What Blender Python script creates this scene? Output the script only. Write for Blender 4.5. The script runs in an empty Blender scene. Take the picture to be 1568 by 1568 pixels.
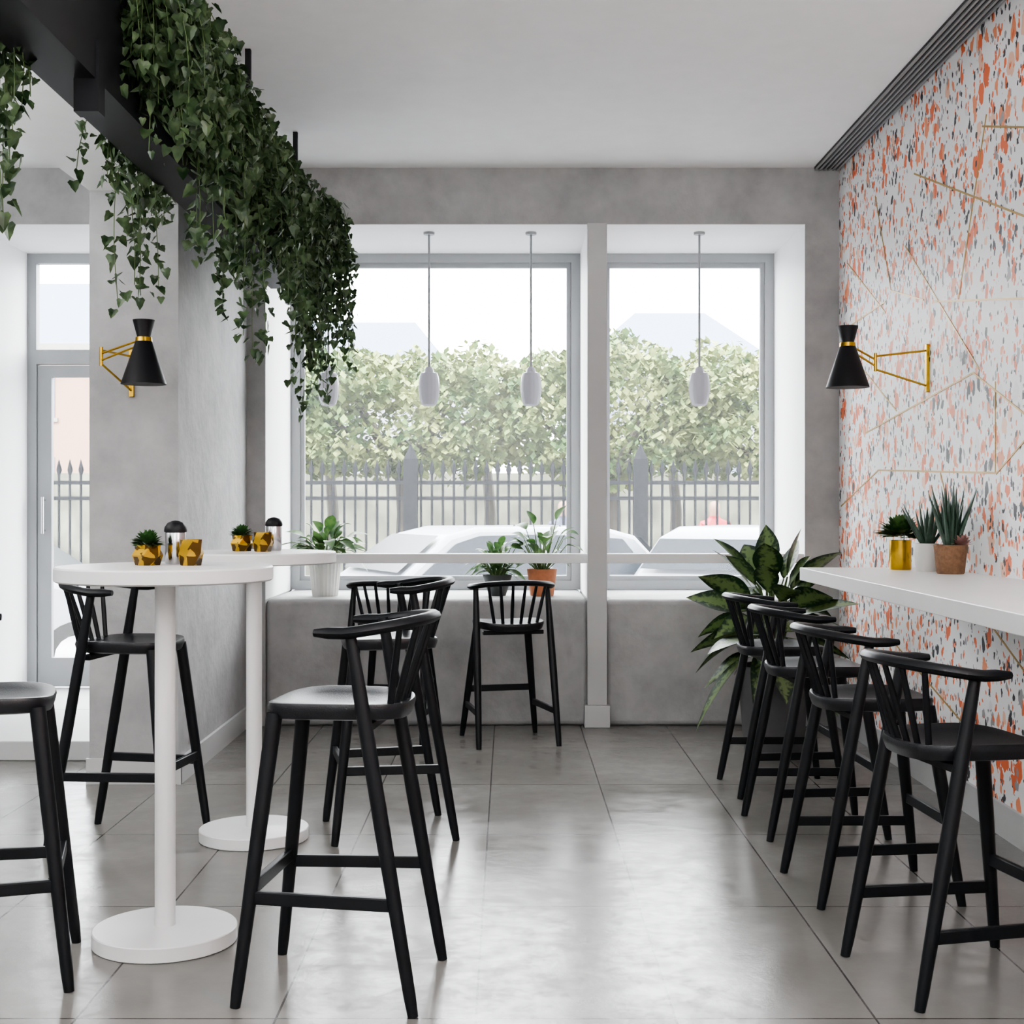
import bpy, bmesh, math, random
from mathutils import Vector, Matrix, noise
R=random.Random(7)
sc=bpy.context.scene
COL=sc.collection
# ------------------------------------------------------------ materials
def nt(name):
    m=bpy.data.materials.new(name); m.use_nodes=True
    t=m.node_tree; return m,t,t.nodes['Principled BSDF']
def N(t,ty,**k):
    n=t.nodes.new(ty)
    for a,b in k.items(): setattr(n,a,b)
    return n
def mixc(t,fac,a,b):
    n=t.nodes.new('ShaderNodeMix'); n.data_type='RGBA'
    for s,v in ((0,fac),(6,a),(7,b)):
        if hasattr(v,'type') and hasattr(v,'is_output'): t.links.new(v,n.inputs[s])
        else:
            n.inputs[s].default_value = v if s==0 else (*v,1) if len(v)==3 else v
    return n.outputs[2]
def mth(t,op,a,b=None,c=None):
    n=t.nodes.new('ShaderNodeMath'); n.operation=op
    for i,v in enumerate((a,b,c)):
        if v is None: continue
        if hasattr(v,'is_output'): t.links.new(v,n.inputs[i])
        else: n.inputs[i].default_value=v
    return n.outputs[0]
def simple(name,col,rough=.5,metal=0,var=.0,vs=8,bump=0,bs=60,coat=0,spec=.5,detail=5):
    m,t,p=nt(name)
    p.inputs['Roughness'].default_value=rough
    p.inputs['Metallic'].default_value=metal
    p.inputs['Specular IOR Level'].default_value=spec
    if coat: p.inputs['Coat Weight'].default_value=coat
    tc=N(t,'ShaderNodeTexCoord')
    nz=N(t,'ShaderNodeTexNoise'); nz.inputs['Scale'].default_value=vs; nz.inputs['Detail'].default_value=detail; nz.inputs['Roughness'].default_value=.6
    t.links.new(tc.outputs['Object'],nz.inputs['Vector'])
    v=max(var,.02)
    a=[c*(1-v) for c in col]; b=[min(1,c*(1+v)) for c in col]
    mr=N(t,'ShaderNodeMapRange'); mr.inputs[1].default_value=.3; mr.inputs[2].default_value=.7
    t.links.new(nz.outputs[0],mr.inputs[0])
    t.links.new(mixc(t,mr.outputs[0],a,b),p.inputs['Base Color'])
    if bump:
        n2=N(t,'ShaderNodeTexNoise'); n2.inputs['Scale'].default_value=bs; n2.inputs['Detail'].default_value=6
        t.links.new(tc.outputs['Object'],n2.inputs['Vector'])
        bp=N(t,'ShaderNodeBump'); bp.inputs['Strength'].default_value=bump; bp.inputs['Distance'].default_value=.01
        t.links.new(n2.outputs[0],bp.inputs['Height']); t.links.new(bp.outputs[0],p.inputs['Normal'])
    return m
M={}
M['plaster']=simple('concrete_plaster',(.375,.375,.375),.72,var=.17,vs=4.5,bump=.6,bs=18,detail=9)
M['ceil']=simple('ceiling_paint',(.88,.88,.88),.9,var=.01)
M['reveal']=simple('reveal_paint',(.84,.84,.84),.6,var=.02,vs=5)
M['white']=simple('white_lacquer',(.76,.76,.76),.35,var=.01)
M['trim']=simple('trim_paint',(.50,.50,.50),.5,var=.02)
M['frame']=simple('window_frame_paint',(.30,.31,.32),.45,var=.02)
M['black']=simple('black_wood',(.005,.006,.008),.42,var=.15,vs=20,spec=.3)
M['leather']=simple('black_leather',(.010,.011,.014),.32,var=.2,vs=30,bump=.15,bs=300,spec=.5)
M['steel']=simple('black_steel',(.006,.006,.008),.5,spec=.3)
M['brass']=simple('brass',(.55,.34,.04),.26,1,var=.15,vs=25)
M['chrome']=simple('chrome',(.55,.55,.57),.15,1)
M['pot']=simple('white_ceramic',(.60,.59,.56),.5,var=.04)
M['terra']=simple('terracotta',(.38,.14,.065),.8,var=.12,vs=30)
M['wickerpot']=simple('brown_clay',(.22,.12,.065),.85,var=.25,vs=60,bump=.5,bs=150)
M['darkpot']=simple('dark_pot',(.03,.035,.035),.6,var=.1)
M['greypot']=simple('grey_concrete_pot',(.12,.12,.125),.8,var=.1)
M['soil']=simple('soil',(.03,.02,.012),.95,var=.4,vs=60)
M['succ']=simple('succulent_green',(.028,.06,.038),.5,var=.4,vs=30)
M['pink']=simple('succulent_pink',(.35,.19,.17),.5,var=.3,vs=30)
M['moss']=simple('moss_green',(.025,.09,.015),.8,var=.5,vs=60)
M['stem']=simple('stem_green',(.08,.13,.04),.6,var=.2)
M['slot']=simple('diffuser_grey',(.28,.28,.28),.5)
M['slotd']=simple('diffuser_dark',(.02,.02,.02),.6)
M['fence']=simple('iron_fence_paint',(.008,.009,.011),.9,var=.1,spec=.1)
M['stone']=simple('pale_stone',(.20,.195,.18),.9,var=.08,vs=4)
M['gardenwall']=simple('ivy_garden_wall',(.10,.105,.08),.95,var=.7,vs=1.6,detail=8)
M['stone2']=simple('pale_facade',(.24,.26,.29),.9,var=.06,vs=2)
M['brickf']=simple('warm_facade',(.26,.16,.12),.9,var=.06,vs=2)
M['road']=simple('asphalt_pale',(.10,.10,.11),.9,var=.08,vs=5)
M['carp']=simple('car_paint_white',(.20,.22,.25),.35,coat=.3)
M['carg']=simple('car_glass',(.008,.012,.018),.3,spec=.2)
M['tyre']=simple('tyre_rubber',(.012,.012,.012),.9)
M['red']=simple('tail_light_red',(.4,.02,.03),.3)
M['bark']=simple('bark',(.035,.03,.022),.9,var=.2)
M['roof']=simple('zinc_roof',(.12,.15,.20),.7,var=.05)
M['gold']=simple('gold_inlay',(.42,.27,.09),.45,.35)
def patbrass():
    m,t,p=nt('patterned_brass'); tc=N(t,'ShaderNodeTexCoord')
    vo=N(t,'ShaderNodeTexVoronoi'); vo.inputs['Scale'].default_value=38
    t.links.new(tc.outputs['Object'],vo.inputs['Vector'])
    s=N(t,'ShaderNodeSeparateColor'); t.links.new(vo.outputs['Color'],s.inputs[0])
    f=mth(t,'LESS_THAN',s.outputs[0],.38)
    t.links.new(mixc(t,f,(.50,.30,.03),(.09,.05,.012)),p.inputs['Base Color'])
    p.inputs['Metallic'].default_value=.85; p.inputs['Roughness'].default_value=.3
    return m
M['patbrass']=patbrass()
def leafmat(name,c1,c2,sc_=30,rough=.42,trans=0):
    m,t,p=nt(name); tc=N(t,'ShaderNodeTexCoord')
    nz=N(t,'ShaderNodeTexNoise'); nz.inputs['Scale'].default_value=sc_
    t.links.new(tc.outputs['Object'],nz.inputs['Vector'])
    mr=N(t,'ShaderNodeMapRange'); mr.inputs[1].default_value=.35; mr.inputs[2].default_value=.68
    t.links.new(nz.outputs[0],mr.inputs[0])
    c=mixc(t,mr.outputs[0],c1,c2)
    t.links.new(c,p.inputs['Base Color']); p.inputs['Roughness'].default_value=rough
    if trans:
        tr=N(t,'ShaderNodeBsdfTranslucent'); t.links.new(c,tr.inputs[0])
        ms=N(t,'ShaderNodeMixShader'); ms.inputs[0].default_value=trans
        t.links.new(p.outputs[0],ms.inputs[1]); t.links.new(tr.outputs[0],ms.inputs[2])
        t.links.new(ms.outputs[0],t.nodes['Material Output'].inputs[0])
    return m
M['ivy']=leafmat('ivy_leaf',(.014,.036,.012),(.10,.155,.07),16,.36,.2)
M['treeleaf']=leafmat('tree_leaf',(.045,.10,.025),(.22,.25,.08),1.6,.8)
M['green']=leafmat('houseplant_leaf',(.025,.075,.02),(.09,.17,.05),25,.4,.2)
def dieff():
    m,t,p=nt('dieffenbachia_leaf'); tc=N(t,'ShaderNodeTexCoord')
    sp=N(t,'ShaderNodeSeparateXYZ'); t.links.new(tc.outputs['UV'],sp.inputs[0])
    nz=N(t,'ShaderNodeTexNoise'); nz.inputs['Scale'].default_value=45
    t.links.new(tc.outputs['Object'],nz.inputs['Vector'])
    d=mth(t,'ABSOLUTE',mth(t,'SUBTRACT',sp.outputs[0],.5))
    d=mth(t,'ADD',d,mth(t,'MULTIPLY',mth(t,'SUBTRACT',nz.outputs[0],.5),1.0))
    mr=N(t,'ShaderNodeMapRange'); mr.inputs[1].default_value=.12; mr.inputs[2].default_value=.36
    t.links.new(d,mr.inputs[0])
    t.links.new(mixc(t,mr.outputs[0],(.15,.22,.08),(.010,.032,.012)),p.inputs['Base Color'])
    p.inputs['Roughness'].default_value=.38
    return m
M['dieff']=dieff()
def bulb():
    m,t,p=nt('bulb_glow'); p.inputs['Emission Color'].default_value=(1,.88,.7,1); p.inputs['Emission Strength'].default_value=3; return m
M['bulb']=bulb()
def opal():
    m,t,p=nt('opal_glass'); p.inputs['Base Color'].default_value=(.60,.60,.64,1); p.inputs['Roughness'].default_value=.2
    tr=N(t,'ShaderNodeBsdfTranslucent'); tr.inputs[0].default_value=(.50,.50,.54,1)
    ms=N(t,'ShaderNodeMixShader'); ms.inputs[0].default_value=.35
    t.links.new(p.outputs[0],ms.inputs[1]); t.links.new(tr.outputs[0],ms.inputs[2])
    t.links.new(ms.outputs[0],t.nodes['Material Output'].inputs[0])
    return m
M['opal']=opal()
def glass():
    m=bpy.data.materials.new('window_glass'); m.use_nodes=True; t=m.node_tree; t.nodes.remove(t.nodes['Principled BSDF'])
    tr=N(t,'ShaderNodeBsdfTransparent'); gl=N(t,'ShaderNodeBsdfGlossy'); gl.inputs['Roughness'].default_value=.02
    fr=N(t,'ShaderNodeFresnel'); fr.inputs[0].default_value=1.25
    glare_veil=N(t,'ShaderNodeBsdfTranslucent'); glare_veil.inputs[0].default_value=(.97,.98,1,1)  # haze of window glare put into the glass as a translucent veil
    md=N(t,'ShaderNodeMixShader'); md.inputs[0].default_value=.024
    t.links.new(tr.outputs[0],md.inputs[1]); t.links.new(glare_veil.outputs[0],md.inputs[2])
    ms=N(t,'ShaderNodeMixShader'); t.links.new(fr.outputs[0],ms.inputs[0])
    t.links.new(md.outputs[0],ms.inputs[1]); t.links.new(gl.outputs[0],ms.inputs[2])
    t.links.new(ms.outputs[0],t.nodes['Material Output'].inputs[0]); return m
M['glass']=glass()
def floor_mat():
    m,t,p=nt('concrete_floor_tiles'); tc=N(t,'ShaderNodeTexCoord')
    mp=N(t,'ShaderNodeMapping'); mp.inputs['Location'].default_value=(.0836+.507*20,-4.453+.974*10,0)
    t.links.new(tc.outputs['Object'],mp.inputs[0])
    br=N(t,'ShaderNodeTexBrick'); br.offset=0; br.squash=1
    br.inputs['Scale'].default_value=1; br.inputs['Mortar Size'].default_value=.003; br.inputs['Mortar Smooth'].default_value=0
    br.inputs['Brick Width'].default_value=.507; br.inputs['Row Height'].default_value=.974; br.inputs['Bias'].default_value=0
    br.inputs['Color1'].default_value=(.94,.94,.94,1); br.inputs['Color2'].default_value=(1.0,1.0,1.0,1); br.inputs['Mortar'].default_value=(1,1,1,1)
    t.links.new(mp.outputs[0],br.inputs['Vector'])
    n1=N(t,'ShaderNodeTexNoise'); n1.inputs['Scale'].default_value=1.7; n1.inputs['Detail'].default_value=8; n1.inputs['Roughness'].default_value=.55
    t.links.new(tc.outputs['Object'],n1.inputs['Vector'])
    n2=N(t,'ShaderNodeTexNoise'); n2.inputs['Scale'].default_value=11; n2.inputs['Detail'].default_value=9; n2.inputs['Roughness'].default_value=.7
    t.links.new(tc.outputs['Object'],n2.inputs['Vector'])
    mr=N(t,'ShaderNodeMapRange'); mr.inputs[1].default_value=.3; mr.inputs[2].default_value=.7
    t.links.new(n1.outputs[0],mr.inputs[0])
    c=mixc(t,mr.outputs[0],(.175,.167,.155),(.22,.212,.20))
    n=t.nodes.new('ShaderNodeMix'); n.data_type='RGBA'; n.blend_type='MULTIPLY'; n.inputs[0].default_value=1
    t.links.new(c,n.inputs[6]); t.links.new(br.outputs['Color'],n.inputs[7])
    c2=mixc(t,br.outputs['Fac'],n.outputs[2],(.045,.042,.04))
    t.links.new(c2,p.inputs['Base Color'])
    sp=N(t,'ShaderNodeMapRange'); sp.inputs[1].default_value=.42; sp.inputs[2].default_value=.58; sp.inputs[3].default_value=.26; sp.inputs[4].default_value=.10
    mr2=N(t,'ShaderNodeMapRange'); mr2.inputs[1].default_value=.42; mr2.inputs[2].default_value=.60; mr2.inputs[3].default_value=.10; mr2.inputs[4].default_value=.26
    ad=mth(t,'ADD',mth(t,'MULTIPLY',n1.outputs[0],.5),mth(t,'MULTIPLY',n2.outputs[0],.5))
    t.links.new(ad,mr2.inputs[0]); t.links.new(mr2.outputs[0],p.inputs['Roughness'])
    t.links.new(ad,sp.inputs[0]); t.links.new(sp.outputs[0],p.inputs['Specular IOR Level'])
    bp=N(t,'ShaderNodeBump'); bp.inputs['Strength'].default_value=.25; bp.inputs['Distance'].default_value=.004
    h=mth(t,'SUBTRACT',n2.outputs[0],mth(t,'MULTIPLY',br.outputs['Fac'],1.5))
    t.links.new(h,bp.inputs['Height']); t.links.new(bp.outputs[0],p.inputs['Normal'])
    return m
M['floor']=floor_mat()
def terrazzo():
    m,t,p=nt('terrazzo'); tc=N(t,'ShaderNodeTexCoord')
    sp=N(t,'ShaderNodeSeparateXYZ'); t.links.new(tc.outputs['Object'],sp.inputs[0])
    cb=N(t,'ShaderNodeCombineXYZ'); t.links.new(sp.outputs[1],cb.inputs[0]); t.links.new(sp.outputs[2],cb.inputs[1])
    base=(.86,.855,.85)
    def layer(cur,scale,rot,stretch,chips,thr,seed,pres):
        mp=N(t,'ShaderNodeMapping'); mp.inputs['Rotation'].default_value=(0,0,rot); mp.inputs['Scale'].default_value=(1,stretch,1); mp.inputs['Location'].default_value=(seed,seed*.7,0)
        t.links.new(cb.outputs[0],mp.inputs[0])
        nz=N(t,'ShaderNodeTexNoise'); nz.inputs['Scale'].default_value=scale*1.3; nz.inputs['Detail'].default_value=2
        t.links.new(mp.outputs[0],nz.inputs['Vector'])
        vm=N(t,'ShaderNodeVectorMath'); vm.operation='SCALE'; vm.inputs[3].default_value=1.1/scale
        t.links.new(nz.outputs[1],vm.inputs[0])
        va=N(t,'ShaderNodeVectorMath'); va.operation='ADD'; t.links.new(mp.outputs[0],va.inputs[0]); t.links.new(vm.outputs[0],va.inputs[1])
        vo=N(t,'ShaderNodeTexVoronoi'); vo.voronoi_dimensions='2D'; vo.inputs['Scale'].default_value=scale
        t.links.new(va.outputs[0],vo.inputs['Vector'])
        s=N(t,'ShaderNodeSeparateColor'); t.links.new(vo.outputs['Color'],s.inputs[0])
        d=mth(t,'LESS_THAN',vo.outputs['Distance'],mth(t,'MULTIPLY',mth(t,'ADD',s.outputs[1],.25),thr))
        pr=mth(t,'LESS_THAN',s.outputs[0],pres)
        f=mth(t,'MULTIPLY',d,pr)
        cr=N(t,'ShaderNodeValToRGB'); cr.color_ramp.interpolation='CONSTANT'
        e=cr.color_ramp.elements
        while len(e)<len(chips): e.new(.5)
        for i,(pos,c) in enumerate(chips):
            e[i].position=pos; e[i].color=(*c,1)
        t.links.new(s.outputs[2],cr.inputs[0])
        n=t.nodes.new('ShaderNodeMix'); n.data_type='RGBA'
        t.links.new(f,n.inputs[0])
        if cur is None: n.inputs[6].default_value=(*base,1)
        else: t.links.new(cur,n.inputs[6])
        t.links.new(cr.outputs[0],n.inputs[7]); return n.outputs[2]
    O=(.78,.16,.05); O2=(.82,.29,.14); K=(.03,.028,.035); G=(.33,.32,.33); P=(.83,.52,.38)
    cur=layer(None,13,.5,.72,[(0,P),(.22,O2),(.5,(.76,.75,.75)),(.66,O)],.39,3.1,.44)
    cur=layer(cur,21,-.6,.62,[(0,O),(.45,O2),(.72,K),(.9,G)],.40,7.7,.40)
    cur=layer(cur,40,.9,.7,[(0,K),(.38,G),(.58,O)],.42,1.3,.38)
    t.links.new(cur,p.inputs['Base Color']); p.inputs['Roughness'].default_value=.5
    return m
M['terrazzo']=terrazzo()
# ------------------------------------------------------------ mesh builder
class B:
    def __init__(s): s.v=[];s.f=[];s.m=[];s.uv=[];s.sm=[];s.mats=[]
    def mi(s,k):
        if k not in s.mats: s.mats.append(k)
        return s.mats.index(k)
    def face(s,idx,k,uv=None,smooth=False):
        s.f.append(tuple(idx)); s.m.append(s.mi(k)); s.uv.append(uv or [(0,0)]*len(idx)); s.sm.append(smooth)
    def box(s,a,b,k):
        n=len(s.v); x0,y0,z0=[min(a[i],b[i]) for i in range(3)]; x1,y1,z1=[max(a[i],b[i]) for i in range(3)]
        s.v+=[(x0,y0,z0),(x1,y0,z0),(x1,y1,z0),(x0,y1,z0),(x0,y0,z1),(x1,y0,z1),(x1,y1,z1),(x0,y1,z1)]
        for q in ((0,3,2,1),(4,5,6,7),(0,1,5,4),(1,2,6,5),(2,3,7,6),(3,0,4,7)): s.face([n+i for i in q],k)
        return s
    def tube(s,pts,rads,k,seg=10,flat=None,cap=True):
        pts=[Vector(p) for p in pts]; n0=len(s.v)
        if not isinstance(rads,(list,tuple)): rads=[rads]*len(pts)
        for i,p in enumerate(pts):
            d=(pts[min(i+1,len(pts)-1)]-pts[max(i-1,0)]).normalized()
            up=Vector((0,0,1)) if abs(d.z)<.9 else Vector((1,0,0))
            a=d.cross(up).normalized(); b=a.cross(d).normalized()
            fx,fz=flat or (1,1)
            for j in range(seg):
                t=2*math.pi*j/seg
                s.v.append(tuple(p+a*math.cos(t)*rads[i]*fx+b*math.sin(t)*rads[i]*fz))
        for i in range(len(pts)-1):
            for j in range(seg):
                a=n0+i*seg+j; b=n0+i*seg+(j+1)%seg
                s.face((a,b,b+seg,a+seg),k,smooth=True)
        if cap:
            s.face([n0+j for j in range(seg)][::-1],k); e=n0+(len(pts)-1)*seg
            s.face([e+j for j in range(seg)],k)
        return s
    def bar(s,p,q,w,h,k):
        p=Vector(p);q=Vector(q); d=(q-p).normalized(); up=Vector((0,0,1)) if abs(d.z)<.95 else Vector((0,1,0))
        a=d.cross(up).normalized()*w/2; b=a.cross(d).normalized()*h/2; n=len(s.v)
        for c in (p,q):
            for u,v in ((-1,-1),(1,-1),(1,1),(-1,1)): s.v.append(tuple(c+a*u+b*v))
        for f in ((0,1,2,3),(7,6,5,4),(0,4,5,1),(1,5,6,2),(2,6,7,3),(3,7,4,0)): s.face([n+i for i in f],k)
        return s
    def lathe(s,prof,c,k,seg=32,smooth=True,rib=0,ribn=0,twist=0):
        n0=len(s.v)
        for i,(r,z) in enumerate(prof):
            for j in range(seg):
                t=2*math.pi*j/seg+twist*i
                rr=r*(1+rib*math.cos(ribn*t))
                s.v.append((c[0]+rr*math.cos(t),c[1]+rr*math.sin(t),c[2]+z))
        for i in range(len(prof)-1):
            for j in range(seg):
                a=n0+i*seg+j; b=n0+i*seg+(j+1)%seg
                s.face((a,b,b+seg,a+seg),k,smooth=smooth)
        if prof[0][0]>1e-4: s.face([n0+j for j in range(seg)][::-1],k)
        if prof[-1][0]>1e-4: s.face([n0+(len(prof)-1)*seg+j for j in range(seg)],k)
        return s
    def leaf(s,base,d,L,W,droop,k,nseg=7,fold=.25,peak=.45,up=None):
        base=Vector(base); d=Vector(d).normalized(); 
        side=d.cross(Vector((0,0,1)))
        if side.length<.05: side=Vector((1,0,0))
        side.normalize()
        if up is not None: side=(side*math.cos(up)+d.cross(side)*math.sin(up)).normalized()
        n0=len(s.v)
        for i in range(nseg+1):
            q=i/nseg
            p=base+d*L*q+Vector((0,0,-1))*droop*L*q*q
            w=W/2*(math.sin(math.pi*q**(math.log(.5)/math.log(peak))) if 0<q<1 else 0)+.0008
            nrm=side.cross(d).normalized()
            s.v+= [tuple(p-side*w+nrm*w*fold),tuple(p),tuple(p+side*w+nrm*w*fold)]
        for i in range(nseg):
            a=n0+i*3; v0=i/nseg; v1=(i+1)/nseg
            s.face((a,a+1,a+4,a+3),k,[(0,v0),(.5,v0),(.5,v1),(0,v1)],True)
            s.face((a+1,a+2,a+5,a+4),k,[(.5,v0),(1,v0),(1,v1),(.5,v1)],True)
        return s
    def mesh(s,name):
        me=bpy.data.meshes.new(name); me.from_pydata(s.v,[],s.f); 
        for k in s.mats: me.materials.append(M[k])
        me.polygons.foreach_set('material_index',s.m); me.polygons.foreach_set('use_smooth',s.sm)
        uvl=me.uv_layers.new(name='UVMap'); flat=[]
        for u in s.uv:
            for a in u: flat+=list(a)
        uvl.data.foreach_set('uv',flat)
        me.update()
        if len(s.f)<20000:
            try: me.set_sharp_from_angle(angle=math.radians(38))
            except Exception as ex: print(ex)
        return me
    def obj(s,name,parent=None,loc=(0,0,0),bevel=0,rotz=0):
        me=s.mesh(name); o=bpy.data.objects.new(name,me); COL.objects.link(o); o.location=loc; o.rotation_euler[2]=rotz
        if parent: o.parent=parent
        if bevel:
            b=o.modifiers.new('bevel','BEVEL'); b.width=bevel; b.segments=3; b.limit_method='ANGLE'; b.angle_limit=.7
        return o
def empty(name,loc=(0,0,0),rotz=0,parent=None):
    o=bpy.data.objects.new(name,None); COL.objects.link(o); o.location=loc; o.rotation_euler[2]=rotz; o.empty_display_size=.1
    if parent: o.parent=parent
    return o
def inst(me,name,parent,bevel=0):
    o=bpy.data.objects.new(name,me); COL.objects.link(o); o.parent=parent
    if bevel:
        b=o.modifiers.new('bevel','BEVEL'); b.width=bevel; b.segments=2; b.limit_method='ANGLE'
    return o
# ------------------------------------------------------------ room
XR=1.952; XL=-4.6; YB=8.1; YO=9.12; YN=-2.6; CZ=3.298
B().box((XL-.1,YN-.1,-.12),(XR+.12,YO,0),'floor').obj('floor')
B().box((XL-.1,YN-.1,CZ),(XR+.12,YO+.1,CZ+.15),'ceil').obj('ceiling')
B().box((XR,YN,0),(XR+.12,YO,CZ),'terrazzo').obj('wall_right')
B().box((XL-.1,YN,0),(XL,YO,CZ),'plaster').obj('wall_left')
B().box((XL-.1,YN-.1,0),(XR+.12,YN,CZ),'ceil').obj('wall_front')
w=B()
ZT=2.966; ZS=.748
w.box((XL,YB,ZT),(XR,YO,CZ),'plaster')
w.box((1.751,YB,0),(XR,YO,ZT),'plaster')
w.box((.474,YB,0),(.575,YO,ZT),'plaster')
w.box((-1.963,YB,0),(-1.439,YO,ZT),'plaster')
w.box((XL,YB,0),(-3.173,YO,ZT),'plaster')
w.obj('wall_back')
r_=B(); q=.003; y0=YB+.002; y1=YO-.092
for x0,x1,z0 in ((-1.439,.474,ZS),(.575,1.751,ZS),(-3.173,-1.963,.1)):
    r_.box((x0,y0,z0),(x0+q,y1,ZT),'reveal'); r_.box((x1-q,y0,z0),(x1,y1,ZT),'reveal'); r_.box((x0+q,y0,ZT-q),(x1-q,y1,ZT),'reveal')
r_.obj('trim_window_reveal')
s=B(); s.box((-1.439,YB+.02,0),(.474,YO,ZS),'plaster'); s.box((.575,YB+.02,0),(1.751,YO,ZS),'plaster'); s.obj('wall_under_window',bevel=.03)
B().box((.462,YB-.045,.13),(.578,YB-.001,ZT+.0),'trim').box((.445,YB-.065,0),(.595,YB-.001,.13),'trim').obj('trim_pilaster',bevel=.004)
B().box((-1.963,6.42,0),(-1.547,YB,CZ),'plaster').obj('column')
B().box((-1.963,YN,2.777),(-1.556,6.42,CZ),'ceil').obj('ceiling_beam')
B().box((-1.547,6.40,0),(-1.53,YB,.12),'trim').box((-1.975,6.405,0),(-1.53,6.42,.12),'trim').obj('baseboard_column')
B().box((XR-.016,YN,0),(XR,YB,.13),'trim').obj('baseboard_right')
B().box((XL,7.0,0),(-1.964,YB-.001,.1),'trim').obj('entrance_step',bevel=.006)
B().box((-3.172,YB,0),(-1.964,YO,.1),'trim').obj('floor_threshold')
d=B(); d.box((1.80,YN+.3,CZ-.012),(1.94,YB-.02,CZ),'slotd')
for i in range(6):
    x=1.802+i*.0255; d.box((x,YN+.3,CZ-.022),(x+.010,YB-.02,CZ-.004),'slot')
d.obj('ceiling_air_diffuser')
def window(name,x0,x1,z0,z1):
    e=empty(name,(0,0,0)); y=YO-.09
    f=B(); fw=.06
    for a,b in (((x0,y,z0),(x0+fw,y+.07,z1)),((x1-fw,y,z0),(x1,y+.07,z1)),((x0+fw,y,z1-fw),(x1-fw,y+.07,z1)),((x0+fw,y,z0),(x1-fw,y+.07,z0+fw))): f.box(a,b,'frame')
    x0+=fw;x1-=fw;z0+=fw;z1-=fw; fw=.03; y+=.02
    for a,b in (((x0,y,z0),(x0+fw,y+.04,z1)),((x1-fw,y,z0),(x1,y+.04,z1)),((x0+fw,y,z1-fw),(x1-fw,y+.04,z1)),((x0+fw,y,z0),(x1-fw,y+.04,z0+fw))): f.box(a,b,'frame')
    f.obj('frame',e)
    n=B(); n.v=[(x0+.01,y+.02,z0+.01),(x1-.01,y+.02,z0+.01),(x1-.01,y+.02,z1-.01),(x0+.01,y+.02,z1-.01)]; n.face((0,1,2,3),'glass'); n.obj('pane',e)
window('window_1',-1.437,.472,ZS+.002,ZT-.002)
window('window_2',.577,1.749,ZS+.002,ZT-.002)
def door():
    e=empty('door_1'); f=B(); y=YO-.09; x0=-3.171;x1=-1.965
    for a,b in (((x0,y,.1),(x0+.06,y+.07,2.964)),((x1-.06,y,.1),(x1,y+.07,2.964)),((x0+.06,y,2.90),(x1-.06,y+.07,2.964)),((x0+.06,y,2.235),(x1-.06,y+.07,2.33)) ): f.box(a,b,'frame')
    f.obj('frame',e)
    l=B(); a0=x0+.065;a1=x1-.065; y+=.015
    for a,b in (((a0,y,.11),(a0+.09,y+.045,2.228)),((a1-.09,y,.11),(a1,y+.045,2.228)),((a0+.09,y,2.15),(a1-.09,y+.045,2.228)),((a0+.09,y,.11),(a1-.09,y+.045,.30))): l.box(a,b,'frame')
    l.obj('leaf',e)
    g=B(); g.v=[(a0+.08,y+.02,.29),(a1-.08,y+.02,.29),(a1-.08,y+.02,2.16),(a0+.08,y+.02,2.16),(x0+.05,y+.02,2.32),(x1-.05,y+.02,2.32),(x1-.05,y+.02,2.91),(x0+.05,y+.02,2.91)]; g.face((0,1,2,3),'glass'); g.face((4,5,6,7),'glass'); g.obj('pane',e)
    h=B(); h.tube([(a0+.045,y-.045,1.12),(a0+.045,y-.045,1.36)],.011,'chrome'); h.tube([(a0+.045,y-.045,1.14),(a0+.045,y,1.14)],.008,'chrome'); h.tube([(a0+.045,y-.045,1.34),(a0+.045,y,1.34)],.008,'chrome'); h.obj('handle',e)
door()
L=[((7.24,1.49),(5.49,1.433)),((6.30,2.24),(5.0,2.06)),((5.65,2.865),(5.0,2.68)),((6.6,2.9),(5.0,2.33)),((6.75,2.58),(5.69,1.87)),((7.5,1.70),(5.76,1.86)),((5.76,1.86),(5.0,1.58)),
   ((5.5,1.80),(5.5,1.43)),((7.9,2.7),(7.1,2.3)),((8.05,2.32),(7.1,2.36)),((7.3,2.95),(7.0,2.4)),((7.9,2.2),(6.9,1.78)),((5.49,1.43),(5.0,1.62)),((5.95,2.2),(5.6,2.9)),((8.05,1.3),(7.24,1.49)),((5.0,.6),(5.9,.96)),((6.9,.6),(5.6,.3)),((6.2,1.45),(5.9,1.05)),((7.0,2.4),(6.45,2.27)),((4.99,2.66),(3.0,3.1)),((5,2.06),(3.2,1.6)),((5,1.6),(3.6,2.4)),((4.3,1.1),(4.4,1.96)),((3.2,1.6),(2.0,2.5))]
g=B()
for (a,b),(c,e_) in L: g.bar((XR-.0005,a,b),(XR-.0005,c,e_),.004,.008,'gold')
g.obj('trim_wall_inlay')
B().box((-1.435,YB+.02,.962),(.470,YB+.10,1.018),'white').obj('window_bar_shelf',bevel=.003)
B().box((.579,YB+.02,.962),(1.747,YB+.10,1.018),'white').obj('window_bar_shelf',bevel=.003)
B().box((1.33,1.6,.962),(XR-.001,6.27,1.02),'white').obj('wall_counter',bevel=.003)
# ------------------------------------------------------------ tables
def table(x,y):
    e=empty('round_bar_table',(x,y,0))
    B().lathe([(.312,1.077),(.319,1.082),(.319,1.117),(.315,1.122),(.0001,1.122)],(0,0,0),'white',72).obj('top',e)
    B().lathe([(.0305,.03),(.0305,1.077)],(0,0,0),'white',32).obj('pole',e)
    B().lathe([(.208,0),(.212,.003),(.212,.042),(.209,.045),(.05,.047),(.034,.05)],(0,0,0),'white',72).obj('base',e)
table(-1.027,4.1); table(-.997,5.37)
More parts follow.
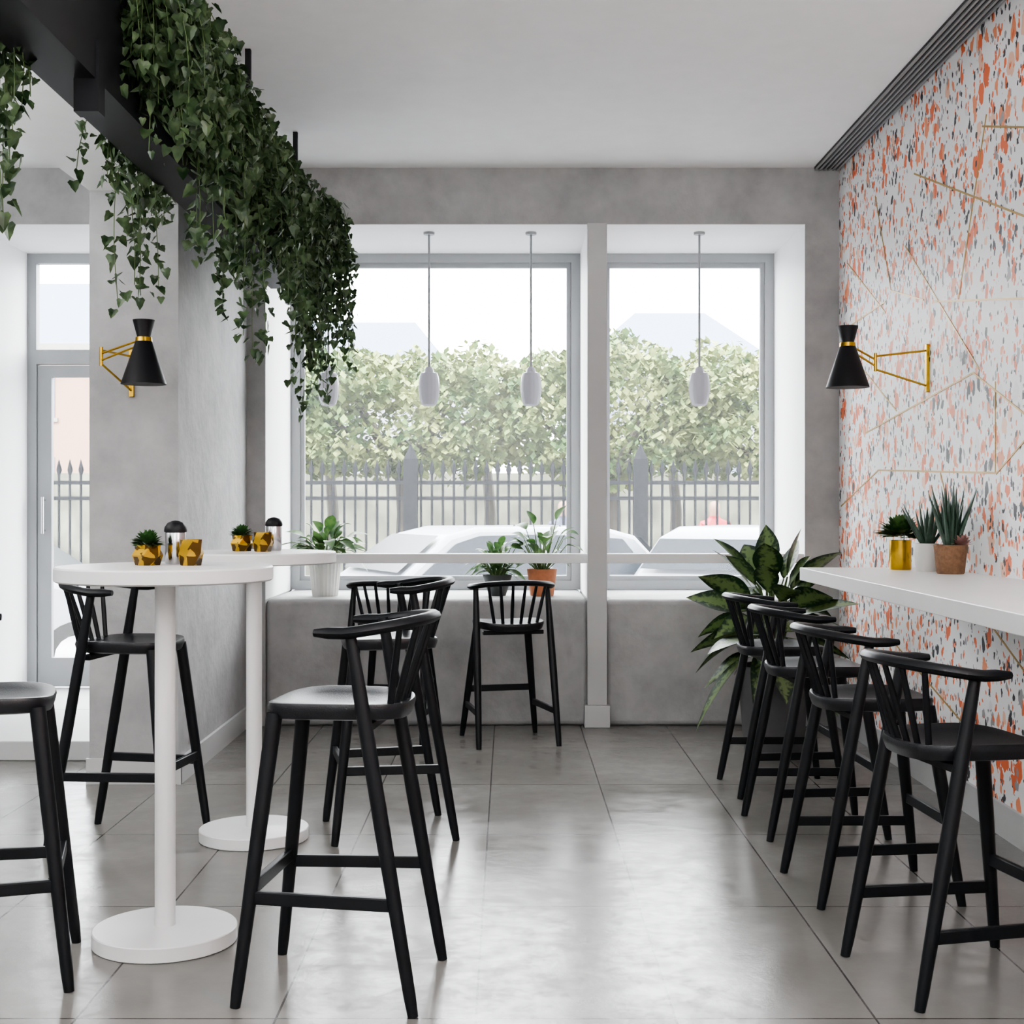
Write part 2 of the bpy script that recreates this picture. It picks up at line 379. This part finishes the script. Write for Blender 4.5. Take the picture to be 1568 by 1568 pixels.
# ------------------------------------------------------------ stools
def stool_meshes(SZ,st,fst):
    seat=B(); seg=40
    def sup(t,a,b,p=3.2):
        c,s_=math.cos(t),math.sin(t)
        return a*math.copysign(abs(c)**(2/p),c), b*math.copysign(abs(s_)**(2/p),s_)
    rings=[(.80,-.040),(.95,-.036),(.985,-.018),(1.0,-.006),(.985,.004),(.93,.006),(.75,-.002),(.45,-.010),(.15,-.013)]
    for sc_,dz in rings:
        for j in range(seg):
            t=2*math.pi*j/seg; x,y=sup(t,.19,.188)
            w=1+.06*(x/.19)
            seat.v.append((x*sc_,y*sc_*w,SZ+dz+.012*(abs(y*sc_)/.19)**2-.004))
    for i in range(len(rings)-1):
        for j in range(seg):
            a=i*seg+j;b=i*seg+(j+1)%seg
            seat.face((a,b,b+seg,a+seg),'leather',smooth=True)
    seat.face(list(range(seg))[::-1],'black'); seat.face([(len(rings)-1)*seg+j for j in range(seg)],'leather',smooth=True)
    legs=[]
    RZ=SZ+.205
    def bl(z,sy):
        q=z/RZ; return Vector((-.235+.17*q, sy*(.222-.02*q), z))
    def fl(z,sy):
        q=z/(SZ-.02); return Vector((.235-.085*q, sy*(.215-.07*q), z))
    for sy in (-1,1):
        b=B(); b.tube([bl(0,sy),bl(.05,sy),bl(SZ*.6,sy),bl(SZ,sy),bl(RZ,sy)],[.014,.0165,.021,.0195,.015],'black',12); legs.append(b.mesh('leg_rear'))
        b=B(); b.tube([fl(0,sy),fl(.05,sy),fl(SZ*.6,sy),fl(SZ-.02,sy)],[.014,.0165,.021,.022],'black',12); legs.append(b.mesh('leg_front'))
    sb=B()
    for sy in (-1,1): sb.bar(bl(st,sy),fl(st,sy),.018,.034,'black')
    sb.bar(fl(fst,-1),fl(fst,1),.018,.036,'black')
    sb.bar((-.10,-.17,SZ-.05),(-.10,.17,SZ-.05),.03,.022,'black')
    rail=B(); pts=[]; nn=30
    for i in range(nn+1):
        t=-1+2*i/nn; a=t*math.radians(105)
        x=-.06-.185*math.cos(a) if abs(a)<math.pi/2 else -.06-.36*math.cos(a)*.9
        y=.222*math.sin(a) if abs(a)<math.pi/2 else math.copysign(.222-.02*(abs(a)-math.pi/2),a)
        z=RZ+.028*max(0,math.cos(a))**1.0-.006
        pts.append(Vector((x,y,z)))
    rail.tube(pts,[.012]+[.0185]*(nn-1)+[.012],'black',10,flat=(1.1,.85))
    sp=B()
    for yb,ang in ((-.115,-46),(-.07,-27),(-.024,-9),(.024,9),(.07,27),(.115,46)):
        a=math.radians(ang); top=Vector((-.06-.185*math.cos(a),.222*math.sin(a),RZ+.028*math.cos(a)-.008))
        bot=Vector((-.165+abs(yb)*.12,yb,SZ-.02))
        sp.tube([bot,(bot+top)/2,top],[.009,.010,.008],'black',8)
    return seat.mesh('seat'),legs,sb.mesh('stretchers'),rail.mesh('back_rail'),sp.mesh('spindles')
BAR=stool_meshes(.775,.28,.30); CNT=stool_meshes(.66,.185,.27)
def stool(kind,x,y,ang,name):
    e=empty(name,(x,y,0),math.radians(ang)); s_,l,sb,r,sp=kind
    inst(s_,'seat',e)
    for i,m in enumerate(l): inst(m,'leg_%d'%(i+1),e)
    inst(sb,'stretchers',e,.003); inst(r,'back_rail',e); inst(sp,'spindles',e)
stool(BAR,-.45,3.74,173,'bar_stool')
stool(BAR,-.48,5.50,192,'bar_stool')
stool(BAR,-1.48,5.36,-8,'bar_stool')
stool(BAR,-1.46,3.82,15,'bar_stool')
stool(CNT,.0,7.60,104,'counter_stool')
stool(CNT,-.64,7.58,80,'counter_stool')
stool(CNT,1.245,3.79,11,'counter_stool')
stool(CNT,1.225,4.66,4,'counter_stool')
stool(CNT,1.235,5.55,3,'counter_stool')
stool(CNT,1.25,6.32,3,'counter_stool')
# ------------------------------------------------------------ pendants
for x in (-1.095,-.484,.135,1.158):
    e=empty('pendant_lamp',(x,8.33,0))
    B().lathe([(.032,ZT-.018),(.034,ZT-.012),(.034,ZT)],(0,0,0),'frame',24).obj('canopy',e)
    B().tube([(0,0,2.12),(0,0,ZT-.01)],.007,'frame',8).obj('rod',e)
    B().lathe([(.018,2.145),(.026,2.13),(.03,2.115),(.05,2.108),(.058,2.085),(.063,2.05),(.064,2.0),(.058,1.955),(.046,1.918),(.03,1.908),(.0005,1.906)][::-1],(0,0,0),'opal',64,rib=.012,ribn=16).obj('shade',e)
# ------------------------------------------------------------ sconces
def sconce(plate,nrm,elbow,neck):
    e=empty('wall_sconce')
    px,py,z0,z1=plate
    a=B()
    if abs(nrm[0])>0: a.box((px-.014,py-.012,z0),(px,py+.012,z1),'brass')
    else: a.box((px-.012,py-.014,z0),(px+.012,py,z1),'brass')
    a.obj('wall_plate',e,bevel=.002)
    t=B(); o=Vector(nrm)*.012; P0=Vector((px,py,0))+o
    E=Vector(elbow)
    t.tube([P0+Vector((0,0,z1-.03)),E+Vector((0,0,.03))],.005,'brass',8)
    t.tube([P0+Vector((0,0,z0+.03)),E+Vector((0,0,-.03))],.005,'brass',8)
    t.tube([E+Vector((0,0,-.04)),E+Vector((0,0,.045))],.008,'brass',10)
    t.tube([E+Vector((0,0,.015)),Vector(neck)],.005,'brass',8)
    t.tube([E+Vector((0,0,-.015)),Vector(neck)+Vector((0,0,-.02))],.005,'brass',8)
    t.obj('arm',e)
    x,y,z=neck; zb=z-.2
    s_=B(); s_.lathe([(.096,.0),(.099,0),(.036,.188),(.030,.192),(.028,.205),(.048,.282),(.046,.282),(.026,.21),(.0005,.2)],(x,y,zb),'steel',40)
    s_.lathe([(.094,.001),(.034,.18),(.0005,.182)],(x,y,zb),'white',40).obj('shade',e)
    B().lathe([(.033,.184),(.037,.188),(.035,.206),(.030,.208)],(x,y,zb),'brass',32).obj('collar',e)
    B().lathe([(.0005,.008),(.02,.013),(.03,.036),(.026,.066),(.014,.10),(.012,.14)],(x,y,zb),'bulb',20).obj('bulb',e)
sconce((XR,6.375,1.83,2.053),(-1,0,0),(1.70,6.36,1.965),(1.557,6.30,2.045))
sconce((-1.764,6.42,1.81,2.03),(0,-1,0),(-1.83,6.16,1.97),(-1.602,6.02,2.035))
# ------------------------------------------------------------ hanging planter + ivy
e=empty('hanging_planter')
B().box((-1.28,2.4,2.47),(-1.13,7.38,2.86),'steel').obj('trough',e)
b=B()
for y in (3.78,6.0,7.33):
    for x in (-1.27,-1.14): b.box((x-.012,y-.012,2.80),(x+.012,y+.012,CZ),'steel')
    b.box((-1.19,y-.03,2.38),(-1.122,y+.03,2.58),'steel')
b.obj('hangers',e)
iv=B()
IVY=[(0,0),(.30,-.10),(.52,.12),(.36,.42),(.30,.62),(0,1.05),(-.30,.62),(-.36,.42),(-.52,.12),(-.30,-.10)]
def ivyleaf(p,size):
    yaw=R.uniform(0,2*math.pi); pitch=R.uniform(-1.5,-.35); roll=R.uniform(-.6,.6)
    m=Matrix.Rotation(yaw,3,'Z')@Matrix.Rotation(pitch,3,'X')@Matrix.Rotation(roll,3,'Y')
    n=len(iv.v)
    iv.v.append(tuple(Vector(p)+m@Vector((0,.35*size,-.06*size))))
    for x,y in IVY: iv.v.append(tuple(Vector(p)+m@Vector((x*size,y*size,.12*abs(x)*size))))
    k=len(IVY)
    for i in range(k): iv.face((n,n+1+i,n+1+(i+1)%k),'ivy')
def strand(x,y,z,ln,out,dense=1.0,big=1.0):
    p=Vector((x,y,z)); v=Vector((out*.5,R.uniform(-.25,.25),.35)); pts=[p.copy()]; l=0
    while l<ln:
        v=v*.86+Vector((R.uniform(-.05,.05),R.uniform(-.05,.05),-.16))
        st=v.normalized()*.032; p=p+st; l+=.032
        if p.z>CZ-.04: p.z=CZ-.04
        pts.append(p.copy())
        for _ in range(2 if R.random()<dense*.8 else 1):
            ivyleaf(p+Vector((R.uniform(-.028,.028),R.uniform(-.028,.028),R.uniform(-.01,.01))),R.uniform(.024,.050)*big)
    iv.tube(pts[::2] if len(pts)>4 else pts,.0018,'stem',3,cap=False)
for i in range(400):
    y=R.uniform(3.95,7.38); x=R.uniform(-1.22,-1.05)
    wv=.5+.5*noise.noise(Vector((y*2.1,3.3,0)))*2
    ln=R.uniform(.16,.42)+.22*max(0,min(1,wv))*R.random()
    strand(x,y,R.uniform(2.80,2.98),ln,R.uniform(.05,.7))
for yc,x,ln,out,sp_,n_ in ((4.15,-1.08,.55,.3,.12,10),(4.75,-1.10,.7,.3,.12,12),(5.15,-1.10,.55,.3,.1,8),(5.55,-1.12,1.0,.15,.12,14),(6.05,-1.08,.72,.3,.12,12),(6.65,-1.08,.88,.25,.13,14),(7.05,-1.04,.7,.35,.12,14),(7.34,-1.10,1.1,.25,.04,16),(7.34,-1.00,.85,.6,.04,14),
      (4.85,-1.29,.42,-.2,.10,10),(4.98,-1.29,.72,-.12,.06,12),(4.6,-1.29,.36,-.15,.08,5),(5.5,-1.29,.4,-.2,.15,8),(3.55,-1.32,.55,-.05,.04,14),(3.52,-1.33,.85,-.05,.03,8),(6.4,-1.29,.5,-.2,.2,8)):
    for j in range(n_):
        z0=R.uniform(2.78,2.93) if x>-1.2 else R.uniform(2.6,2.84)
        strand(x+R.uniform(-.04,.04),min(7.4,yc+R.gauss(0,sp_)),z0,ln*R.uniform(.55,1.05),out*R.uniform(.5,1.3),dense=.5)
iv.obj('ivy',e)
# ------------------------------------------------------------ tabletop things
def moss(e,c,r,k='moss'):
    b=B()
    for i in range(150):
        d_=Vector((R.gauss(0,1),R.gauss(0,1),abs(R.gauss(0,1))*.9+.05)).normalized()
        b.leaf(Vector(c)+d_*r*.35,d_+Vector((R.uniform(-.3,.3),R.uniform(-.3,.3),0)),r*R.uniform(.55,.8),r*.3,.1,k,3)
    b.obj('foliage',e)
def hexpot(x,y,z,r,h,plant,name):
    e=empty(name,(x,y,z))
    B().lathe([(r*.78,0),(r,h*.5),(r*.84,h),(r*.74,h),(r*.74,h*.8)],(0,0,0),'patbrass',6,smooth=False,twist=math.pi/6).obj('pot',e)
    if plant: B().lathe([(r*.70,h*.8),(r*.70,h*.86)],(0,0,0),'soil',6).obj('soil',e); moss(e,(0,0,h*.95),r*1.05)
def shaker(x,y,z):
    e=empty('sugar_shaker',(x,y,z))
    B().lathe([(.030,0),(.032,.004),(.032,.095),(.030,.10)],(0,0,0),'chrome',32).obj('body',e)
    B().lathe([(.034,.098),(.035,.104),(.033,.114),(.024,.127),(.010,.133),(.0005,.134)],(0,0,0),'steel',32).obj('lid',e)
hexpot(-1.09,4.14,1.122,.048,.062,True,'potted_moss')
shaker(-1.025,4.22,1.122)
hexpot(-.955,4.12,1.122,.040,.078,False,'brass_candle_holder')
hexpot(-1.055,5.42,1.122,.046,.064,True,'potted_moss')
hexpot(-.965,5.38,1.122,.042,.076,False,'brass_candle_holder')
shaker(-.945,5.52,1.122)
def potted(name,x,y,z,r,h,potk,leafk,n,Lr,spread,wr=.32,rib=0,taper=.8,droop=(.2,.6),stalk=.25,seed=1):
    rr=random.Random(seed)
    e=empty(name,(x,y,z))
    B().lathe([(r*taper*.95,0),(r*taper,.006),(r,h-.01),(r*1.0,h),(r*.9,h),(r*.88,h*.85)],(0,0,0),potk,96 if rib else 48,rib=rib,ribn=24 if rib else 0).obj('pot',e)
    B().lathe([(r*.885,h*.84),(r*.885,h*.87),(.001,h*.9)],(0,0,0),'soil',24).obj('soil',e)
    b=B()
    for i in range(n):
        a=i*2.4+rr.uniform(-.3,.3); el=rr.uniform(*spread)
        Ls=rr.uniform(*Lr); d_=Vector((math.cos(a)*math.cos(el),math.sin(a)*math.cos(el)*.6,math.sin(el)))
        p0=Vector((math.cos(a)*r*.15,math.sin(a)*r*.15,h*.85)); sl=Ls*stalk*rr.uniform(.6,2.0)
        p1=p0+(d_+Vector((0,0,.8))).normalized()*sl
        b.tube([p0,p1],[.004,.003],'stem',6)
        b.leaf(p1,d_,Ls,Ls*wr*rr.uniform(.8,1.2),rr.uniform(*droop),leafk,8,up=rr.uniform(-.5,.5))
    b.obj('foliage',e); return e
potted('potted_plant',-1.13,8.44,ZS,.098,.21,'pot','green',66,(.11,.18),(-.1,1.3),.45,rib=.025,stalk=.7,seed=3)
potted('potted_fern',-.07,8.46,ZS,.09,.13,'darkpot','green',70,(.08,.13),(-.1,1.3),.40,stalk=.8,taper=.6,seed=5)
potted('potted_monstera',.205,8.46,ZS,.092,.165,'terra','green',34,(.10,.15),(-.1,1.2),.55,stalk=1.2,seed=8)
# large dieffenbachia
e=empty('potted_dieffenbachia',(1.40,7.25,0))
B().lathe([(.15,0),(.155,.01),(.19,.45),(.19,.46),(.17,.46),(.168,.42)],(0,0,0),'greypot',48).obj('pot',e)
B().lathe([(.169,.41),(.169,.425),(.001,.43)],(0,0,0),'soil',24).obj('soil',e)
rr=random.Random(4); b=B()
for i in range(54):
    a=i*2.4+rr.uniform(-.25,.25); q=i/53
    el=-.5+1.65*q+rr.uniform(-.2,.2)
    p0=Vector((rr.uniform(-.04,.04),rr.uniform(-.04,.04),.42)); p1=Vector((math.cos(a)*.07,math.sin(a)*.07,.52+.36*q))
    d_=Vector((math.cos(a)*math.cos(el),math.sin(a)*math.cos(el),math.sin(el)))
    p2=p1+d_*.06; b.tube([p0,p1,p2],[.010,.007,.004],'stem',8)
    Ls=rr.uniform(.27,.36); b.leaf(p2,d_,Ls,Ls*.46,rr.uniform(.2,.7)*(1.1-q*.8),'dieff',10,fold=.18,up=rr.uniform(-.9,.9))
b.obj('foliage',e)
e=empty('potted_herb',(1.73,6.06,1.02)); B().lathe([(.046,0),(.048,.004),(.048,.13),(.044,.13),(.044,.12)],(0,0,0),'brass',32).obj('pot',e)
moss(e,(0,0,.14),.11,'green')
e=empty('potted_aloe',(1.80,5.90,1.02)); B().lathe([(.042,0),(.05,.03),(.053,.07),(.048,.12),(.044,.12),(.042,.11)],(0,0,0),'pot',32).obj('pot',e)
b=B()
def aloe(b,n,h0,L0,L1,sp,k,W,seed):
    r_=random.Random(seed)
    for i in range(n):
        a=i*2.4; el=1.5-sp*(i/n)+r_.uniform(-.08,.08); Ls=r_.uniform(L0,L1)
        d_=Vector((math.cos(a)*math.cos(el),math.sin(a)*math.cos(el),math.sin(el)))
        p=Vector((math.cos(a)*.012,math.sin(a)*.012,h0))
        b.tube([p,p+d_*Ls*.3,p+d_*Ls*.7+Vector((0,0,.01)),p+d_*Ls+Vector((0,0,.02))],[W,W*.95,W*.55,.001],k,8,flat=(1,.5))
aloe(b,16,.105,.13,.21,.75,'succ',.015,3); b.obj('foliage',e)
e=empty('potted_aloe',(1.83,5.68,1.02)); B().lathe([(.052,0),(.056,.006),(.068,.12),(.062,.12),(.06,.11)],(0,0,0),'wickerpot',80,rib=.01,ribn=20).obj('pot',e)
b=B(); aloe(b,22,.105,.17,.26,.38,'succ',.021,5); b.obj('foliage',e)
b=B()
for i in range(40):
    a=i*2.4; el=1.4-1.3*i/40; d_=Vector((math.cos(a)*math.cos(el),math.sin(a)*math.cos(el),math.sin(el)))
    b.leaf(Vector((.035,-.03,.115)),d_,.05,.026,-.1,'pink',4)
b.obj('rosette',e)
# ------------------------------------------------------------ outside
GZ=-.35
B().box((-40,YO+.001,GZ-.1),(40,70,GZ),'road').obj('ground')
f=B(); y=17.5
for i in range(-110,92):
    x=i*.14; f.tube([(x,y,GZ+.25),(x,y,1.72)],.017,'fence',5); f.tube([(x,y,1.70),(x,y,1.76),(x,y,1.90)],[.017,.04,.002],'fence',5)
for z in (.1,1.40,1.60): f.box((-15.5,y-.02,z-.025),(12.9,y+.02,z+.025),'fence')
for i in range(-4,5):
    x=-1.25+i*2.93; f.box((x-.09,y-.09,GZ),(x+.09,y+.09,1.9),'fence'); f.tube([(x,y,1.9),(x,y,2.1)],[.1,.005],'fence',6)
f.box((-15.5,y-.12,GZ),(12.9,y+.12,GZ+.3),'stone')
f.obj('iron_fence')
B().box((-9,27,GZ),(14,27.4,1.95),'gardenwall').obj('garden_wall')
for k,x in enumerate((-4.4,-1.6,1.5,4.5,7.5,10.5)):
    tb=B(); r_=random.Random(40+k)
    cx=x+r_.uniform(-.3,.3); cy=21.5
    tb.tube([(cx,cy,GZ),(cx+.05,cy,1.2),(cx-.05,cy,2.4)],[.16,.13,.1],'bark',8)
    tb.tube([(cx+1.3,cy+2.5,GZ),(cx+1.35,cy+2.5,1.2),(cx+1.25,cy+2.5,2.4)],[.12,.1,.08],'bark',8)
    for i in range(6):
        a=i*1.05; tb.tube([(cx,cy,1.7),(cx+math.cos(a)*.9,cy+math.sin(a)*.7,2.5),(cx+math.cos(a)*1.5,cy+math.sin(a)*1.0,3.0)],[.07,.05,.02],'bark',6)
    for i in range(15000):
        while True:
            u=Vector((r_.uniform(-1,1),r_.uniform(-1,1),r_.uniform(-1,1)))
            q=(abs(u.x)**3+abs(u.y)**3+abs(u.z)**3)
            if .3<q<1: break
        p=Vector((cx+u.x*1.85,cy+u.y*1.5,2.76+u.z*(.95+.12*math.sin(cx+u.x*4))))
        nn_=noise.noise_vector(p*1.7)*.4; p=p+nn_
        s_=r_.uniform(.03,.065)
        m=Matrix.Rotation(r_.uniform(0,6.28),3,'Z')@Matrix.Rotation(r_.uniform(-1.3,1.3),3,'X')
        n=len(tb.v)
        for a_,b_ in ((-1,0),(0,-1.3),(1,0),(0,1.3)): tb.v.append(tuple(p+m@Vector((a_*s_,b_*s_,0))))
        tb.face((n,n+1,n+2,n+3),'treeleaf')
    tb.obj('street_tree')
def building(x0,x1,y,h,roof,k='stone2'):
    b=B(); b.box((x0,y,GZ),(x1,y+8,h),k)
    xc=x0+.9
    while xc<x1-.9:
        z=1.2
        while z<h-1.5: b.box((xc,y-.03,z),(xc+.9,y+.01,z+1.6),'roof'); b.box((xc-.1,y-.08,z-.12),(xc+1.0,y,z),'stone'); z+=2.8
        xc+=2.1
    b.box((x0-.2,y-.3,h),(x1+.2,y+8,h+.25),'stone')
    n=len(b.v); b.v+=[(x0,y,h+.25),(x1,y,h+.25),(x1,y+8,h+.25),(x0,y+8,h+.25),(x0+roof,y+3,h+2.6),(x1-roof,y+3,h+2.6),(x1-roof,y+5,h+2.6),(x0+roof,y+5,h+2.6)]
    for q in ((0,1,5,4),(1,2,6,5),(2,3,7,6),(3,0,4,7),(4,5,6,7)): b.face([n+i for i in q],'roof')
    return b
building(-9,-1.4,44,5.0,1.8).obj('building'); building(2.0,9.5,46,5.6,2.5).obj('building'); building(-22,-11,42,6,2,'brickf').obj('building')
def car(x,y,ang):
    e=empty('car',(x,y,GZ),math.radians(ang))
    prof=[(-2.1,.35),(-2.12,.75),(-2.0,.92),(-1.75,1.0),(-1.45,1.36),(-1.1,1.45),(.25,1.45),(.55,1.38),(1.1,.98),(1.9,.82),(2.12,.62),(2.15,.35),(1.9,.22),(-1.9,.22)]
    def hw(x_,z): 
        w=.88-.05*max(0,abs(x_)-1.6)*2
        if z>.95: w-=.22*(z-.95)/.5
        return w
    b=B(); n=len(prof)
    for sy in (-1,1):
        for px,pz in prof: b.v.append((px,sy*hw(px,pz),pz))
    for i in range(n): j=(i+1)%n; b.face((i,j,j+n,i+n),'carp',smooth=False)
    b.face(list(range(n))[::-1],'carp'); b.face([n+i for i in range(n)],'carp')
    b.obj('body',e,bevel=.05)
    g=B()
    for sy in (-1,1):
        for w_ in ([(-1.5,1.0),(-1.28,1.33),(-.45,1.38),(-.45,1.0)],[(-.38,1.0),(-.38,1.38),(.25,1.37),(.5,1.3),(.92,1.0)]):
            n=len(g.v)
            for px,pz in w_: g.v.append((px,sy*(hw(px,pz)+.02),pz))
            g.face([n+i for i in range(len(w_))],'carg')
    n=len(g.v); g.v+=[(.60,-.62,1.35),(.60,.62,1.35),(1.06,.76,1.02),(1.06,-.76,1.02)]; g.face((n,n+1,n+2,n+3),'carg')
    for i in range(n,n+4): v=g.v[i]; g.v[i]=(v[0]+.025,v[1],v[2]+.025)
    n=len(g.v); g.v+=[(-1.50,-.66,1.32),(-1.50,.66,1.32),(-1.76,.76,1.04),(-1.76,-.76,1.04)]; g.face((n,n+1,n+2,n+3),'carg')
    for i in range(n,n+4): v=g.v[i]; g.v[i]=(v[0]-.025,v[1],v[2]+.02)
    g.obj('windows',e)
    w_=B()
    for px in (-1.3,1.35):
        for sy in (-1,1):
            w_.tube([(px,sy*.70,.32),(px,sy*.90,.32)],.32,'tyre',24); w_.tube([(px,sy*.89,.32),(px,sy*.91,.32)],.2,'chrome',16)
    w_.obj('wheels',e)
    l=B(); 
    for sy in (-1,1): l.box((-2.13,sy*.6,.72),(-2.05,sy*.85,.92),'red'); l.box((2.0,sy*.55,.60),(2.12,sy*.8,.74),'chrome')
    l.obj('lights',e)
car(-.35,13.6,205); car(2.75,14.2,62); car(-5.2,12.8,5)
def person(x,y,top):
    e=empty('pedestrian',(x,y,GZ)); 
    J={'pel':(0,0,.95,.13),'wa':(0,0,1.1,.12),'ch':(0,0,1.32,.15),'nk':(0,0,1.48,.05),'hd':(0,-.01,1.62,.095),'ht':(0,0,1.73,.07),
       'ls':(-.17,0,1.40,.06),'le':(-.23,.02,1.13,.045),'lw':(-.22,-.08,.89,.033),'lh':(-.22,-.12,.80,.03),
       'rs':(.17,0,1.40,.06),'re':(.23,.02,1.13,.045),'rw':(.22,-.08,.89,.033),'rh':(.22,-.12,.80,.03),
       'lk':(-.1,-.06,.52,.065),'la':(-.1,.02,.09,.045),'lt':(-.1,-.14,.04,.035),'rk':(.1,-.02,.52,.065),'ra':(.1,.12,.1,.045),'rt':(.1,-.02,.04,.035)}
    E=[('pel','wa'),('wa','ch'),('ch','nk'),('nk','hd'),('hd','ht'),('ch','ls'),('ls','le'),('le','lw'),('lw','lh'),('ch','rs'),('rs','re'),('re','rw'),('rw','rh'),('pel','lk'),('lk','la'),('la','lt'),('pel','rk'),('rk','ra'),('ra','rt')]
    ks=list(J); me=bpy.data.meshes.new('body'); me.from_pydata([J[k][:3] for k in ks],[(ks.index(a),ks.index(b)) for a,b in E],[])
    o=bpy.data.objects.new('body',me); COL.objects.link(o); o.parent=e
    sm=o.modifiers.new('skin','SKIN'); o.modifiers.new('sub','SUBSURF').levels=1
    for i,k in enumerate(ks): me.skin_vertices[0].data[i].radius=(J[k][3],J[k][3])
    me.skin_vertices[0].data[0].use_root=True
    m,t,p=nt('clothes_'+top); tc=N(t,'ShaderNodeTexCoord'); sp=N(t,'ShaderNodeSeparateXYZ'); t.links.new(tc.outputs['Object'],sp.inputs[0])
    cr=N(t,'ShaderNodeValToRGB'); cr.color_ramp.interpolation='CONSTANT'; el=cr.color_ramp.elements
    el[0].color=(.02,.02,.02,1); el[1].position=.05; el[1].color=(.02,.03,.06,1)
    for pos,c in ((.48,(.3,.02,.03) if top=='red' else (.04,.05,.09)),(.755,(.25,.15,.11)),(.86,(.03,.015,.01))):
        n_=el.new(pos); n_.color=(*c,1)
    t.links.new(mth(t,'DIVIDE',sp.outputs[2],2.0),cr.inputs[0]); t.links.new(cr.outputs[0],p.inputs['Base Color'])
    me.materials.append(m)
person(2.85,19,'red'); person(.75,18.8,'blue')
# ------------------------------------------------------------ light
wd=bpy.data.worlds.new('World'); sc.world=wd; wd.use_nodes=True
bg=wd.node_tree.nodes['Background']; bg.inputs[0].default_value=(.95,.975,1,1); bg.inputs[1].default_value=7
sl=bpy.data.lights.new('sun','SUN'); sl.energy=7; sl.angle=.03; sl.color=(1,.96,.88); so=bpy.data.objects.new('sun',sl); COL.objects.link(so); so.rotation_euler=(math.radians(48),0,math.radians(-25)); so.location=(0,0,12)
for i,(x,y,w_) in enumerate(((-.4,-1.6,60),(1.6,1.0,85),(-3.7,3.4,85),(-3.4,-.6,50))):  # invented out-of-view uplighters, added to brighten ceiling and room
    e=empty('added_fill_uplighter',(x,y,0))
    B().lathe([(.14,0),(.14,.02),(.02,.03),(.015,.035),(.015,1.72),(.04,1.74),(.17,1.85),(.175,1.85),(.05,1.735)],(0,0,0),'steel',32).obj('stand',e)
    al=bpy.data.lights.new('added_fill','AREA'); al.shape='DISK'; al.size=.3; al.energy=w_; al.color=(1,1,1)
    ao=bpy.data.objects.new('added_fill',al); COL.objects.link(ao); ao.parent=e; ao.location=(0,0,1.86); ao.rotation_euler[0]=math.pi
# ------------------------------------------------------------ camera
cd=bpy.data.cameras.new('camera'); cd.sensor_width=36; cd.lens=36*2100/1568; cd.shift_x=.0032; cd.shift_y=-.0057; cd.clip_end=200
co=bpy.data.objects.new('camera',cd); COL.objects.link(co); co.location=(0,0,1.3); co.rotation_euler=(math.pi/2,0,0)
sc.camera=co
sc.view_settings.view_transform='AgX'
try: sc.view_settings.look='AgX - Medium High Contrast'
except Exception as ex: print(ex)
sc.view_settings.exposure=1.3
